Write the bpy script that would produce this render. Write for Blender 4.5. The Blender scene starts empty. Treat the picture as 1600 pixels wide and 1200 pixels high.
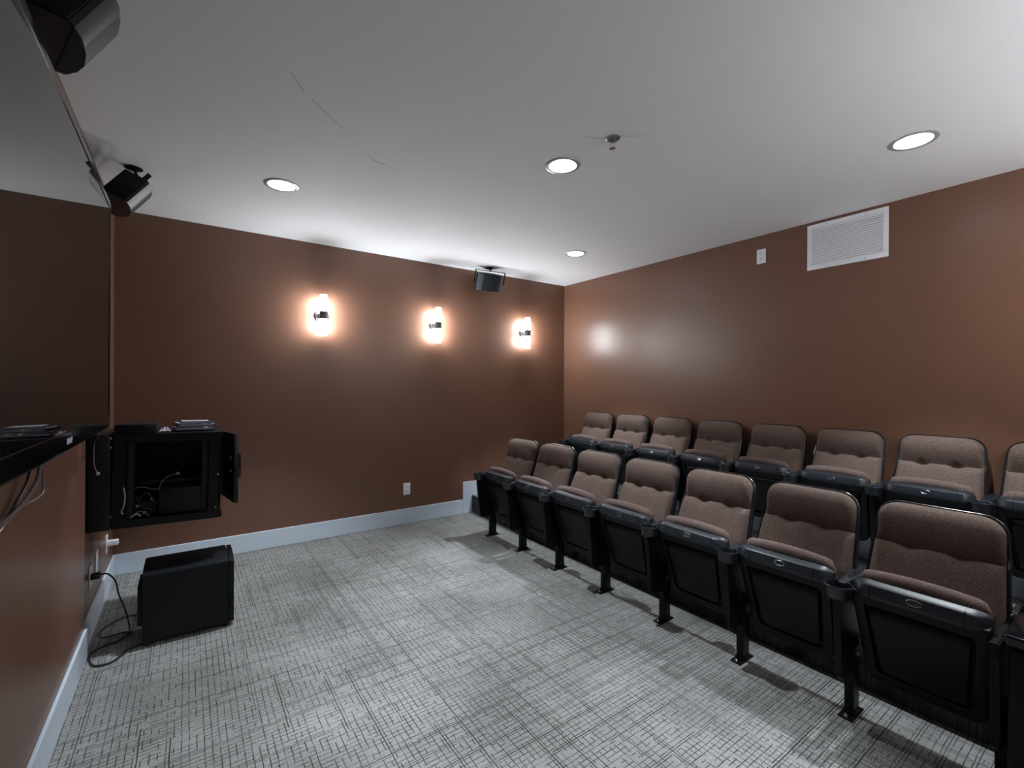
import bpy, bmesh, math, random
from mathutils import Vector, Matrix
random.seed(7)
D = bpy.data
COL = bpy.context.scene.collection
PI = math.pi
sc = bpy.context.scene

# ------------------------------------------------------------------ camera
CAM = Vector((0, 0, 1.3643))
yaw, pitch, roll = 0.61586, -0.0007, 0.0054
F = Vector((math.sin(yaw) * math.cos(pitch), math.cos(yaw) * math.cos(pitch), math.sin(pitch)))
R0 = Vector((math.cos(yaw), -math.sin(yaw), 0))
U0 = R0.cross(F)
Rv = R0 * math.cos(roll) + U0 * math.sin(roll)
Uv = -R0 * math.sin(roll) + U0 * math.cos(roll)
cd = D.cameras.new('camera')
cam = D.objects.new('camera', cd)
COL.objects.link(cam)
cd.sensor_width = 36
cd.lens = 717.5 * 36 / 1600
cd.shift_y = 2.65 / 1600
cd.clip_start = 0.02
m = Matrix.Identity(4)
for i in range(3):
    m[i][0] = Rv[i]; m[i][1] = Uv[i]; m[i][2] = -F[i]; m[i][3] = CAM[i]
cam.matrix_world = m
sc.camera = cam

# ------------------------------------------------------------------ world, exposure
w = D.worlds.new('world')
sc.world = w
w.use_nodes = True
w.node_tree.nodes['Background'].inputs[0].default_value = (0.6, 0.7, 0.8, 1)
w.node_tree.nodes['Background'].inputs[1].default_value = 0.0
sc.view_settings.view_transform = 'Standard'
sc.view_settings.look = 'None'
sc.view_settings.gamma = 1
sc.view_settings.use_curve_mapping = False
sc.view_settings.exposure = 0.0
SPOT_W = 172.0          # each downlight
SPOT_COL = (0.86, 0.945, 1.0)
BULB_E = 110.0
SCONCE_E = 96.0
SCONCE_COL = (0.93, 0.968, 1.0)

# ------------------------------------------------------------------ room numbers
X0, X0N, X1 = -0.425, -0.410, 3.8256
Y0, YN = 4.2871, -0.42
H = 2.6
RISER_X, PLAT = 2.51, 0.185
ROW_DX = 1.30
PITCH = 0.4626


# ------------------------------------------------------------------ materials
def mat(name, col, rough=0.5, metal=0.0, spec=0.5, emit=None, es=0.0):
    mt = D.materials.new(name)
    mt.use_nodes = True
    b = mt.node_tree.nodes['Principled BSDF']
    b.inputs['Base Color'].default_value = (*col, 1)
    b.inputs['Roughness'].default_value = rough
    b.inputs['Metallic'].default_value = metal
    b.inputs['Specular IOR Level'].default_value = spec
    if emit:
        b.inputs['Emission Color'].default_value = (*emit, 1)
        b.inputs['Emission Strength'].default_value = es
    return mt


class NT:
    """tiny node-tree writer"""
    def __init__(s, mt):
        s.t = mt.node_tree
        s.b = s.t.nodes['Principled BSDF']

    def n(s, kind, **kw):
        x = s.t.nodes.new(kind)
        for k, v in kw.items():
            setattr(x, k, v)
        return x

    def l(s, a, b):
        s.t.links.new(a, b)

    def m(s, op, a, b=None, c=None):
        x = s.n('ShaderNodeMath', operation=op)
        for i, v in enumerate((a, b, c)):
            if v is None:
                continue
            if isinstance(v, (int, float)):
                x.inputs[i].default_value = v
            else:
                s.l(v, x.inputs[i])
        return x.outputs[0]

    def coords(s, which='Object'):
        return s.n('ShaderNodeTexCoord').outputs[which]

    def noise(s, scale, detail=3, vec=None, rough=0.5):
        x = s.n('ShaderNodeTexNoise')
        x.inputs['Scale'].default_value = scale
        x.inputs['Detail'].default_value = detail
        x.inputs['Roughness'].default_value = rough
        if vec is not None:
            s.l(vec, x.inputs['Vector'])
        return x.outputs['Fac']

    def ramp(s, fac, stops):
        x = s.n('ShaderNodeValToRGB')
        e = x.color_ramp.elements
        while len(e) < len(stops):
            e.new(0.5)
        for el, (p, c) in zip(e, stops):
            el.position = p
            el.color = (*c, 1)
        s.l(fac, x.inputs[0])
        return x.outputs[0]

    def bump(s, h, dist, strength=1.0):
        x = s.n('ShaderNodeBump')
        x.inputs['Distance'].default_value = dist
        x.inputs['Strength'].default_value = strength
        s.l(h, x.inputs['Height'])
        s.l(x.outputs[0], s.b.inputs['Normal'])


def mk_wall():
    mt = mat('brown_wall_paint', (0.160, 0.079, 0.050), 0.35, spec=0.5)
    n = NT(mt)
    v = n.coords()
    n.l(n.ramp(n.noise(1.3, 3, v), [(0.3, (0.156, 0.077, 0.0485)), (0.7, (0.164, 0.081, 0.0515))]), n.b.inputs['Base Color'])
    n.bump(n.noise(260, 2, v), 0.0006, 0.35)
    return mt


def mk_ceiling():
    mt = mat('white_ceiling_paint', (0.84, 0.86, 0.88), 0.75, spec=0.3)
    n = NT(mt)
    v = n.coords()
    sep = n.n('ShaderNodeSeparateXYZ')
    n.l(v, sep.inputs[0])
    X, Y = sep.outputs[0], sep.outputs[1]
    total = None
    # scuff marks left on the paint, then thin grey streaks beside the sprinkler
    segs = [(0.331, 1.991, 0.40, 2.10, .006), (0.44, 2.135, 0.606, 2.283, .006), (0.777, 2.461, 0.835, 2.508, .005),
            (0.83, 2.505, 0.865, 2.518, .011), (0.86, 2.515, 0.978, 2.54, .006), (1.60, 1.66, 1.70, 1.60, .005),
            (1.64, 1.65, 1.71, 1.60, .005), (1.74, 1.56, 1.86, 1.46, .005), (1.74, 1.55, 1.80, 1.47, .005)]
    for ax, ay, bx, by, wd in segs:
        L2 = (bx - ax) ** 2 + (by - ay) ** 2
        t = n.m('ADD', n.m('MULTIPLY', n.m('SUBTRACT', X, ax), (bx - ax) / L2), n.m('MULTIPLY', n.m('SUBTRACT', Y, ay), (by - ay) / L2))
        tc = n.m('MINIMUM', n.m('MAXIMUM', t, 0), 1)
        dx = n.m('SUBTRACT', n.m('SUBTRACT', X, ax), n.m('MULTIPLY', tc, bx - ax))
        dy = n.m('SUBTRACT', n.m('SUBTRACT', Y, ay), n.m('MULTIPLY', tc, by - ay))
        d = n.m('SQRT', n.m('ADD', n.m('MULTIPLY', dx, dx), n.m('MULTIPLY', dy, dy)))
        k = n.m('MAXIMUM', n.m('SUBTRACT', 1.0, n.m('DIVIDE', d, wd)), 0)
        total = k if total is None else n.m('MAXIMUM', total, k)
    mix = n.n('ShaderNodeMix', data_type='RGBA')
    n.l(n.m('MULTIPLY', total, 0.45), mix.inputs[0])
    mix.inputs[6].default_value = (0.84, 0.86, 0.88, 1)
    mix.inputs[7].default_value = (0.30, 0.30, 0.30, 1)
    n.l(mix.outputs[2], n.b.inputs['Base Color'])
    # shallow board joint across the ceiling plus orange-peel
    j = n.m('MULTIPLY', n.m('MAXIMUM', n.m('SUBTRACT', 1.0, n.m('DIVIDE', n.m('ABSOLUTE', n.m('SUBTRACT', X, 2.36)), 0.10)), 0), 1.0)
    n.bump(n.m('ADD', n.m('MULTIPLY', j, 1.0), n.m('MULTIPLY', n.noise(180, 2, v), 0.05)), 0.004, 0.5)
    return mt


def mk_carpet(dark=1.0, name='grey_grid_carpet'):
    mt = mat(name, (0.3, 0.3, 0.3), 0.95, spec=0.15)
    n = NT(mt)
    v = n.coords()
    sep = n.n('ShaderNodeSeparateXYZ')
    n.l(v, sep.inputs[0])
    X, Y = sep.outputs[0], sep.outputs[1]
    wob = n.noise(9, 2, v)
    wx = n.m('ADD', X, n.m('MULTIPLY', n.m('SUBTRACT', wob, 0.5), 0.006))
    wy = n.m('ADD', Y, n.m('MULTIPLY', n.m('SUBTRACT', wob, 0.5), 0.006))

    def lines(a, b, pitch, dash, seed, half, thr):
        s = n.m('DIVIDE', a, pitch)
        row = n.m('FLOOR', s)
        fr = n.m('ABSOLUTE', n.m('SUBTRACT', n.m('FRACT', s), 0.5))
        prof = n.m('SMOOTH_MIN', 1.0, n.m('MAXIMUM', n.m('DIVIDE', n.m('SUBTRACT', half, fr), half * 0.45), 0), 0.1)
        wn = n.n('ShaderNodeTexWhiteNoise', noise_dimensions='1D')
        n.l(n.m('ADD', row, seed), wn.inputs['W'])
        rr = wn.outputs['Value']
        db = n.m('FLOOR', n.m('ADD', n.m('DIVIDE', b, dash), n.m('MULTIPLY', rr, 7.0)))
        cv = n.n('ShaderNodeCombineXYZ')
        n.l(row, cv.inputs[0]); n.l(db, cv.inputs[1]); cv.inputs[2].default_value = seed
        w2 = n.n('ShaderNodeTexWhiteNoise', noise_dimensions='3D')
        n.l(cv.outputs[0], w2.inputs['Vector'])
        # whole row strength + dash presence
        on = n.m('GREATER_THAN', n.m('ADD', n.m('MULTIPLY', rr, 0.62), n.m('MULTIPLY', w2.outputs['Value'], 0.75)), thr)
        st = n.m('ADD', 0.35, n.m('MULTIPLY', w2.outputs['Value'], 0.65))
        return n.m('MULTIPLY', prof, n.m('MULTIPLY', on, st))
    a = lines(wx, wy, 0.024, 0.030, 3.0, 0.085, 0.46)
    b = lines(wy, wx, 0.021, 0.027, 11.0, 0.095, 0.34)
    c = lines(wx, wy, 0.096, 0.40, 23.0, 0.026, 0.62)
    d = lines(wy, wx, 0.084, 0.60, 31.0, 0.030, 0.48)
    k = n.m('MAXIMUM', n.m('MAXIMUM', a, b), n.m('MAXIMUM', c, d))
    k = n.m('MULTIPLY', k, n.m('ADD', 0.60, n.m('MULTIPLY', n.noise(3.0, 2, v), 0.85)))
    yarn = n.m('ADD', n.m('MULTIPLY', n.noise(420, 2, v, 0.7), 0.55), n.m('MULTIPLY', n.noise(170, 2, v, 0.6), 0.45))
    tuft = n.noise(150, 1, v)
    base = n.ramp(n.m('ADD', n.m('MULTIPLY', yarn, 0.7), n.m('MULTIPLY', n.noise(2.2, 3, v), 0.3)),
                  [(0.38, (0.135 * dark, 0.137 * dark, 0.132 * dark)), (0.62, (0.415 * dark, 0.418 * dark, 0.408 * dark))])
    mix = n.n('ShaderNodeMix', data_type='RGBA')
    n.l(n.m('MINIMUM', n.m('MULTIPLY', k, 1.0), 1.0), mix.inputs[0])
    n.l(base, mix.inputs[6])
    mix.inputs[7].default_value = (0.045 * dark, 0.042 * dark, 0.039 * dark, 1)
    n.l(mix.outputs[2], n.b.inputs['Base Color'])
    n.bump(n.m('ADD', n.m('MULTIPLY', n.m('SUBTRACT', 1.0, k), 0.8), n.m('ADD', n.m('MULTIPLY', yarn, 0.8), tuft)), 0.0035, 0.8)
    return mt


def mk_fabric(name, c0, c1, rib=False):
    mt = mat(name, c0, 0.92, spec=0.2)
    n = NT(mt)
    v = n.coords()
    f = n.noise(330, 3, v, 0.75)
    n.l(n.ramp(f, [(0.38, c0), (0.64, c1)]), n.b.inputs['Base Color'])
    n.b.inputs['Sheen Weight'].default_value = 0.08
    n.b.inputs['Sheen Roughness'].default_value = 0.5
    n.b.inputs['Sheen Tint'].default_value = (0.9, 0.75, 0.7, 1)
    h = n.m('ADD', n.m('MULTIPLY', f, 0.6), n.noise(700, 2, v))
    if rib:
        sep = n.n('ShaderNodeSeparateXYZ')
        n.l(v, sep.inputs[0])
        h = n.m('ADD', h, n.m('MULTIPLY', n.m('SINE', n.m('MULTIPLY', sep.outputs[1], 1400)), 0.5))
    n.bump(h, 0.0016, 0.7)
    return mt


def mk_plastic(name, col, rough, sc_=500, amt=0.0004, spec=0.3):
    mt = mat(name, col, rough, spec=spec)
    n = NT(mt)
    v = n.coords()
    n.bump(n.noise(sc_, 2, v), amt, 0.4)
    f = n.noise(6, 4, v)
    n.l(n.m('ADD', rough - 0.05, n.m('MULTIPLY', f, 0.12)), n.b.inputs['Roughness'])
    return mt


M_WALL = mk_wall()
M_CEIL = mk_ceiling()
M_CARPET = mk_carpet()
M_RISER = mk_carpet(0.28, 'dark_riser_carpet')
M_TRIM = mat('white_trim_paint', (0.64, 0.73, 0.84), 0.28)
M_FABRIC = mk_fabric('brown_seat_fabric', (0.036, 0.024, 0.021), (0.220, 0.155, 0.130))
M_FABRIC_RIB = mk_fabric('brown_ribbed_fabric', (0.060, 0.040, 0.035), (0.215, 0.150, 0.135), True)
M_PLASTIC = mk_plastic('black_seat_plastic', (0.0040, 0.0050, 0.0065), 0.40, spec=0.22)
M_RIM = mk_plastic('charcoal_rim', (0.014, 0.017, 0.022), 0.22, spec=0.5)
M_ARM = mk_plastic('charcoal_arm_plastic', (0.014, 0.018, 0.025), 0.38, spec=0.45)
M_STEEL = mk_plastic('black_powder_steel', (0.0030, 0.0035, 0.0045), 0.42, spec=0.2)
M_COLLAR = mat('grey_metal_collar', (0.10, 0.10, 0.105), 0.45, 0.0)
M_CHROME = mat('bright_metal', (0.75, 0.77, 0.8), 0.16, 1.0)
M_BRUSH = mat('satin_metal', (0.35, 0.35, 0.36), 0.35, 1.0)
M_GLOSS = mat('gloss_black', (0.006, 0.006, 0.008), 0.09)
M_SCREEN = mat('screen_glass', (0.004, 0.004, 0.005), 0.03, spec=0.6)
M_RACK = mk_plastic('black_rack_paint', (0.0025, 0.003, 0.0045), 0.34, spec=0.30)
M_EQUIP = mk_plastic('equipment_face', (0.006, 0.006, 0.0065), 0.5)
M_BOX = mk_plastic('black_ash_veneer', (0.005, 0.0065, 0.010), 0.36, 220, 0.0006)
M_GRILLE = mk_plastic('grey_speaker_grille', (0.022, 0.026, 0.032), 0.45, 900, 0.001)
M_SILVER = mk_plastic('silver_plastic', (0.06, 0.065, 0.075), 0.42, spec=0.5)
M_RUBBER = mat('black_cord_rubber', (0.010, 0.010, 0.011), 0.45)
M_GREYCORD = mat('grey_cord', (0.13, 0.11, 0.11), 0.3)
M_PLATE = mat('white_plate_plastic', (0.85, 0.86, 0.90), 0.3)
M_DARK = mat('dark_slot', (0.01, 0.01, 0.01), 0.6)
M_VENT = mat('white_grille_paint', (0.82, 0.85, 0.90), 0.35)
M_REFL = mat('reflector_white', (0.85, 0.88, 0.92), 0.25)
M_RING = mat('trim_ring_grey', (0.50, 0.51, 0.53), 0.3, 0.3)
M_BULB = mat('lit_lamp_face', (0.9, 0.95, 1), 0.3, emit=(0.86, 0.94, 1.0), es=BULB_E)
M_TUBE = mat('lit_frosted_tube', (0.95, 0.9, 0.85), 0.3, emit=SCONCE_COL, es=SCONCE_E)
_n = NT(M_TUBE)          # the lamp sits in the inner half of each tube, so the glass glows most there
_s = _n.n('ShaderNodeSeparateXYZ')
_n.l(_n.coords(), _s.inputs[0])
_z = _n.n('ShaderNodeMapRange', interpolation_type='SMOOTHSTEP')
_n.l(_n.m('ABSOLUTE', _n.m('SUBTRACT', _n.m('ABSOLUTE', _s.outputs[2]), 0.078)), _z.inputs[0])
_z.inputs[1].default_value = 0.018; _z.inputs[2].default_value = 0.060
_z.inputs[3].default_value = SCONCE_E * 2.15; _z.inputs[4].default_value = SCONCE_E * 0.12
_n.l(_z.outputs[0], _n.b.inputs['Emission Strength'])
M_BADGE = mat('dark_metal_badge', (0.14, 0.15, 0.17), 0.28, 1.0)
M_WHITE = mat('white_lettering', (0.75, 0.77, 0.8), 0.4)
M_PLASTICBAG = mat('clear_crumpled_plastic', (0.25, 0.2, 0.24), 0.12)
M_CASE = mat('glossy_case', (0.02, 0.022, 0.03), 0.12)
M_PAPER = mat('printed_sleeve', (0.30, 0.27, 0.30), 0.25)
M_CONN = mat('pale_connector', (0.32, 0.32, 0.34), 0.35)


# ------------------------------------------------------------------ mesh helpers
def newbm():
    return bmesh.new()


def box(bm, x0, x1, y0, y1, z0, z1, bev=0.0, seg=2):
    vs = [bm.verts.new((x, y, z)) for x in (x0, x1) for y in (y0, y1) for z in (z0, z1)]
    fs = []
    for q in ((0, 1, 3, 2), (4, 6, 7, 5), (0, 4, 5, 1), (2, 3, 7, 6), (0, 2, 6, 4), (1, 5, 7, 3)):
        fs.append(bm.faces.new([vs[i] for i in q]))
    if bev > 0:
        es = list({e for f in fs for e in f.edges})
        bmesh.ops.bevel(bm, geom=es, offset=bev, segments=seg, affect='EDGES', profile=0.5)
    return vs


def loft(bm, rings, cap0=True, cap1=True, closed=True):
    rr = [[bm.verts.new(p) for p in r] for r in rings]
    n = len(rr[0])
    for a, b in zip(rr, rr[1:]):
        for i in range(n if closed else n - 1):
            j = (i + 1) % n
            bm.faces.new((a[i], a[j], b[j], b[i]))
    if cap0:
        bm.faces.new(rr[0][::-1])
    if cap1:
        bm.faces.new(rr[-1])
    return rr


def lathe(bm, prof, seg=28, cap0=True, cap1=True, c=(0, 0, 0)):
    rings = [[(c[0] + r * math.cos(2 * PI * i / seg), c[1] + r * math.sin(2 * PI * i / seg), c[2] + z) for i in range(seg)] for r, z in prof]
    loft(bm, rings, cap0, cap1)


def tube(bm, pts, r, seg=8, smooth=6):
    pts = [Vector(p) for p in pts]
    if smooth > 1 and len(pts) > 2:
        out = []
        P = [pts[0]] + pts + [pts[-1]]
        for i in range(1, len(P) - 2):
            for k in range(smooth):
                t = k / smooth
                a, b, c, d = P[i - 1], P[i], P[i + 1], P[i + 2]
                out.append(0.5 * ((2 * b) + (c - a) * t + (2 * a - 5 * b + 4 * c - d) * t * t + (3 * b - a - 3 * c + d) * t ** 3))
        out.append(pts[-1])
        pts = out
    rings = []
    up = Vector((0, 0, 1))
    nrm = None
    for i, p in enumerate(pts):
        t = (pts[min(i + 1, len(pts) - 1)] - pts[max(i - 1, 0)]).normalized()
        if nrm is None:
            nrm = t.cross(up)
            if nrm.length < 1e-3:
                nrm = t.cross(Vector((1, 0, 0)))
        nrm = (nrm - t * nrm.dot(t)).normalized()
        bn = t.cross(nrm)
        rings.append([p + nrm * r * math.cos(2 * PI * k / seg) + bn * r * math.sin(2 * PI * k / seg) for k in range(seg)])
    loft(bm, rings)


def obj(name, bm, m_, parent=None, smooth=True, angle=35, loc=None):
    bmesh.ops.recalc_face_normals(bm, faces=bm.faces)
    me = D.meshes.new(name)
    bm.to_mesh(me)
    bm.free()
    me.materials.append(m_)
    if smooth:
        for p in me.polygons:
            p.use_smooth = True
        try:
            me.set_sharp_from_angle(angle=math.radians(angle))
        except Exception:
            pass
    o = D.objects.new(name, me)
    COL.objects.link(o)
    if parent:
        o.parent = parent
    if loc is not None:
        o.location = loc
    return o


def tag(o, label, cat, group=None):
    o['label'] = label
    o['category'] = cat
    if group:
        o['group'] = group
    return o


def thing(name, label, cat, loc=(0, 0, 0), rotz=0, group=None):
    o = D.objects.new(name, None)
    o.empty_display_size = 0.05
    COL.objects.link(o)
    o.location = loc
    o.rotation_euler = (0, 0, rotz)
    return tag(o, label, cat, group)


def struct(name, bm, m_, smooth=False):
    o = obj(name, bm, m_, None, smooth)
    o['kind'] = 'structure'
    return o


def dup(root, loc, rotz=None, label=None):
    r = root.copy()
    COL.objects.link(r)
    r.location = loc
    if rotz is not None:
        r.rotation_euler = (0, 0, rotz)
    if label:
        r['label'] = label
    for ch in list(root.children):
        c = ch.copy()
        COL.objects.link(c)
        c.parent = r
        for g in list(ch.children):
            d = g.copy()
            COL.objects.link(d)
            d.parent = c
    return r


# ------------------------------------------------------------------ room shell
LIGHTS = [(0.474, 3.16), (1.718, 1.947), (2.964, 0.721), (2.960, 3.165), (0.474, 0.72)]
HOLE_R = 0.080
bm = newbm(); box(bm, X0 - 0.1, X1 + 0.1, YN - 0.1, Y0 + 0.1, -0.1, 0.0); struct('floor', bm, M_CARPET)

bm = newbm()
cs = [bm.verts.new(p) for p in ((X0 - .1, YN - .1, H), (X1 + .1, YN - .1, H), (X1 + .1, Y0 + .1, H), (X0 - .1, Y0 + .1, H))]
es = [bm.edges.new((cs[i], cs[(i + 1) % 4])) for i in range(4)]
for (lx, ly) in LIGHTS:
    vs = [bm.verts.new((lx + HOLE_R * math.cos(2 * PI * k / 32), ly + HOLE_R * math.sin(2 * PI * k / 32), H)) for k in range(32)]
    es += [bm.edges.new((vs[k], vs[(k + 1) % 32])) for k in range(32)]
bmesh.ops.triangle_fill(bm, use_beauty=True, use_dissolve=False, edges=es)
struct('ceiling', bm, M_CEIL)

STEP_Y = 3.078
bm = newbm(); box(bm, X0 - .1, X0, YN, Y0 + .1, 0, H + .12); box(bm, X0 - .05, X0N, YN, STEP_Y, 0, 1.70); struct('wall_left', bm, M_WALL)
bm = newbm(); box(bm, X0, X1 + .1, Y0, Y0 + .1, 0, H + .12); struct('wall_back', bm, M_WALL)
bm = newbm(); box(bm, X1, X1 + .1, YN, Y0, 0, H + .12); struct('wall_right', bm, M_WALL)
bm = newbm(); box(bm, X0 - .1, X1 + .1, YN - .1, YN, 0, H + .12); struct('wall_front', bm, M_WALL)


def baseboard(name, x0, x1, y0, y1, z0, z1):
    bm = newbm()
    box(bm, x0, x1, y0, y1, z0, z1, 0.003, 2)
    return struct(name, bm, M_TRIM)


BB, BT = 0.1483, 0.013
baseboard('baseboard_left', X0N, X0N + BT, YN, STEP_Y, 0, 0.152)
baseboard('baseboard_left', X0, X0 + BT, STEP_Y, Y0, 0, BB)
baseboard('baseboard_back', X0 + BT, 2.398, Y0 - BT, Y0, 0, BB)
baseboard('baseboard_back', 2.398, X1, Y0 - BT, Y0, 0, 0.3335)
baseboard('baseboard_right', X1 - BT, X1, YN, Y0 - BT, PLAT, 0.3335)
baseboard('baseboard_front', X0N + BT, RISER_X, YN, YN + BT, 0, BB)
# raised platform under the second row of seats
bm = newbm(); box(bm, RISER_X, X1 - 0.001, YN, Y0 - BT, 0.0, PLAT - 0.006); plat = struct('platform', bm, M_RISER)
bm = newbm(); box(bm, RISER_X - 0.004, X1 - 0.001, YN, Y0 - BT, PLAT - 0.006, PLAT, 0.002)
obj('carpet_top', bm, M_CARPET, plat, False)

# ------------------------------------------------------------------ recessed downlights
names = ['recessed ceiling light in the far left of the ceiling, above the rack cabinet side', 'recessed ceiling light in the middle of the ceiling, beside the sprinkler',
         'recessed ceiling light nearest the wall vent, at the right of the ceiling', 'small distant recessed ceiling light near the far right corner of the room',
         'recessed ceiling light out of view above the television']
can0 = None
for i, (lx, ly) in enumerate(LIGHTS):
    if can0 is None:
        t = thing('ceiling_light', names[0], 'ceiling light', (lx, ly, H), 0, 'recessed ceiling lights')
        bm = newbm()
        lathe(bm, [(0.076, -0.001), (0.079, -0.004), (0.094, -0.005), (0.098, -0.003), (0.099, 0.0)], 40, False, False)
        obj('trim_ring', bm, M_RING, t)
        bm = newbm()
        lathe(bm, [(0.0765, -0.003), (0.074, 0.012), (0.0715, 0.040), (0.068, 0.066), (0.055, 0.085), (0.050, 0.092)], 40, False, False)
        obj('reflector', bm, M_REFL, t)
        bm = newbm()
        lathe(bm, [(0.002, 0.060), (0.030, 0.063), (0.046, 0.072), (0.051, 0.084), (0.045, 0.098), (0.030, 0.115)], 32, True, True)
        obj('lamp', bm, M_BULB, t)
        can0 = t
    else:
        dup(can0, (lx, ly, H), 0, names[i])
    ld = D.lights.new('downlight_beam', 'SPOT')
    ld.energy = SPOT_W; ld.color = SPOT_COL; ld.spot_size = math.radians(65); ld.spot_blend = 0.5; ld.shadow_soft_size = 0.028
    lo = D.objects.new('downlight_beam', ld); COL.objects.link(lo); lo.location = (lx, ly, H + 0.030)

# ------------------------------------------------------------------ sprinkler
t = thing('sprinkler_head', 'small chrome fire sprinkler head on the ceiling beside the middle light', 'sprinkler', (1.728, 1.585, H))
bm = newbm(); lathe(bm, [(0.036, 0), (0.036, -0.003), (0.030, -0.007), (0.018, -0.008), (0.012, -0.006)], 28, False, True); obj('escutcheon', bm, M_BRUSH, t)
bm = newbm(); lathe(bm, [(0.009, -0.004), (0.009, -0.02), (0.006, -0.022)], 12); obj('body', bm, M_BRUSH, t)
bm = newbm()
for s in (-1, 1):
    tube(bm, [(s * .007, 0, -.018), (s * .013, 0, -.028), (s * .011, 0, -.040), (0, 0, -.048)], 0.0022, 6, 4)
obj('frame_arm', bm, M_CHROME, t)
bm = newbm(); lathe(bm, [(0.003, -0.046), (0.015, -0.0485), (0.016, -0.051), (0.003, -0.052)], 18); obj('deflector', bm, M_CHROME, t)

# ------------------------------------------------------------------ wall sconces
SZ = 1.966
sc_names = ['leftmost of the three lit double tube wall sconces on the side wall', 'middle of the three lit double tube wall sconces on the side wall',
            'rightmost lit double tube wall sconce, nearest the corner of the seats']
s0 = None
for i, sx in enumerate((0.966, 2.064, 3.194)):
    if s0 is None:
        t = thing('wall_sconce', sc_names[0], 'wall lamp', (sx, Y0, SZ), 0, 'double tube sconces')
        bm = newbm()
        lathe(bm, [(0.062, 0), (0.062, 0.010), (0.056, 0.016), (0.020, 0.020), (0.004, 0.021)], 36)
        bmesh.ops.rotate(bm, verts=bm.verts, cent=(0, 0, 0), matrix=Matrix.Rotation(PI / 2, 3, 'X'))
        obj('backplate', bm, M_CHROME, t)
        bm = newbm()
        lathe(bm, [(0.010, 0.018), (0.010, 0.052)], 14)
        bmesh.ops.rotate(bm, verts=bm.verts, cent=(0, 0, 0), matrix=Matrix.Rotation(PI / 2, 3, 'X'))
        obj('arm', bm, M_CHROME, t)
        bm = newbm()
        lathe(bm, [(0.032, -0.034), (0.034, -0.032), (0.034, 0.032), (0.032, 0.034)], 28, c=(0, -0.078, 0))
        obj('centre_collar', bm, M_COLLAR, t)
        for s in (1, -1):
            bm = newbm()
            lathe(bm, [(0.024, s * 0.0345), (0.033, s * 0.040), (0.033, s * 0.075), (0.030, s * 0.172), (0.027, s * 0.1775), (0.004, s * 0.178)], 28, c=(0, -0.078, 0))
            obj('glass_tube', bm, M_TUBE, t)
        s0 = t
    else:
        dup(s0, (sx, Y0, SZ), 0, sc_names[i])
dup(s0, (3.194, YN, SZ), PI, 'lit wall sconce on the near wall closest to the back row, out of view')
dup(s0, (2.084, YN, SZ), PI, 'lit wall sconce on the near wall, over the front row, out of view')


# ------------------------------------------------------------------ air return grille (right wall)
vy0, vy1, vz0, vz1 = 1.054, 1.546, 2.240, 2.5765
t = thing('air_vent', 'white louvred air return grille high on the brown wall under the ceiling', 'vent', (X1, (vy0 + vy1) / 2, (vz0 + vz1) / 2))
hw, hh = (vy1 - vy0) / 2, (vz1 - vz0) / 2
bm = newbm()
fr = 0.030
for (a, b, c, d) in ((-hw, hw, hh - fr, hh), (-hw, hw, -hh, -hh + fr), (-hw, -hw + fr, -hh + fr, hh - fr), (hw - fr, hw, -hh + fr, hh - fr)):
    box(bm, -0.010, 0.0, a, b, c, d, 0.002)
obj('frame', bm, M_VENT, t)
bm = newbm(); box(bm, -0.0015, -0.0005, -hw + fr, hw - fr, -hh + fr, hh - fr); obj('dark_backing', bm, M_DARK, t, False)
n_l = 17
pit = (2 * hh - 2 * fr) / n_l
first = None
for k in range(n_l):
    z = -hh + fr + (k + 0.5) * pit
    if first is None:
        bm = newbm()
        p = [(-0.0095, -0.0088), (-0.0085, -0.0093), (-0.0018, 0.0065), (-0.0028, 0.0070)]
        loft(bm, [[(x, yy, zz) for x, zz in p] for yy in (-hw + fr - 0.001, hw - fr + 0.001)])
        first = obj('louvre', bm, M_VENT, t, False)
        first.location = (0, 0, z)
    else:
        c = first.copy(); COL.objects.link(c); c.location = (0, 0, z); c.parent = t
for (yy, zz) in ((-.12, hh - .014), (.12, hh - .014), (-.12, -hh + .014), (.12, -hh + .014)):
    bm = newbm()
    lathe(bm, [(0.004, 0), (0.004, 0.002), (0.001, 0.003)], 10)
    bmesh.ops.rotate(bm, verts=bm.verts, cent=(0, 0, 0), matrix=Matrix.Rotation(-PI / 2, 3, 'Y'))
    o = obj('screw', bm, M_BRUSH, t); o.location = (-0.010, yy, zz)


# ------------------------------------------------------------------ outlets
def outlet(label, loc, rotz, kind='duplex', cat='outlet'):
    """plate in local XZ plane, facing local -Y"""
    t = thing('wall_outlet', label, cat, loc, rotz)
    bm = newbm(); box(bm, -0.036, 0.036, -0.006, 0, -0.0585, 0.0585, 0.0025); obj('cover_plate', bm, M_PLATE, t)
    if kind == 'duplex':
        for s in (1, -1):
            bm = newbm()
            lathe(bm, [(0.0165, 0), (0.0165, 0.0025), (0.0155, 0.003)], 20)
            bmesh.ops.rotate(bm, verts=bm.verts, cent=(0, 0, 0), matrix=Matrix.Rotation(PI / 2, 3, 'X'))
            o = obj('socket', bm, M_PLATE, t); o.location = (0, -0.006, s * 0.0205)
            bm = newbm()
            box(bm, -0.0075, -0.0055, -0.0005, 0, -0.003, 0.006); box(bm, 0.0055, 0.0075, -0.0005, 0, -0.003, 0.006); box(bm, -0.002, 0.002, -0.0005, 0, -0.009, -0.005)
            q = obj('slots', bm, M_DARK, o, False); q.location = (0, -0.003, 0)
    elif kind == 'jack':
        bm = newbm(); box(bm, -0.012, 0.012, -0.003, 0, -0.018, 0.018, 0.001); o = obj('jack_insert', bm, M_PLATE, t); o.location = (0, -0.006, 0)
    return t


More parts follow.
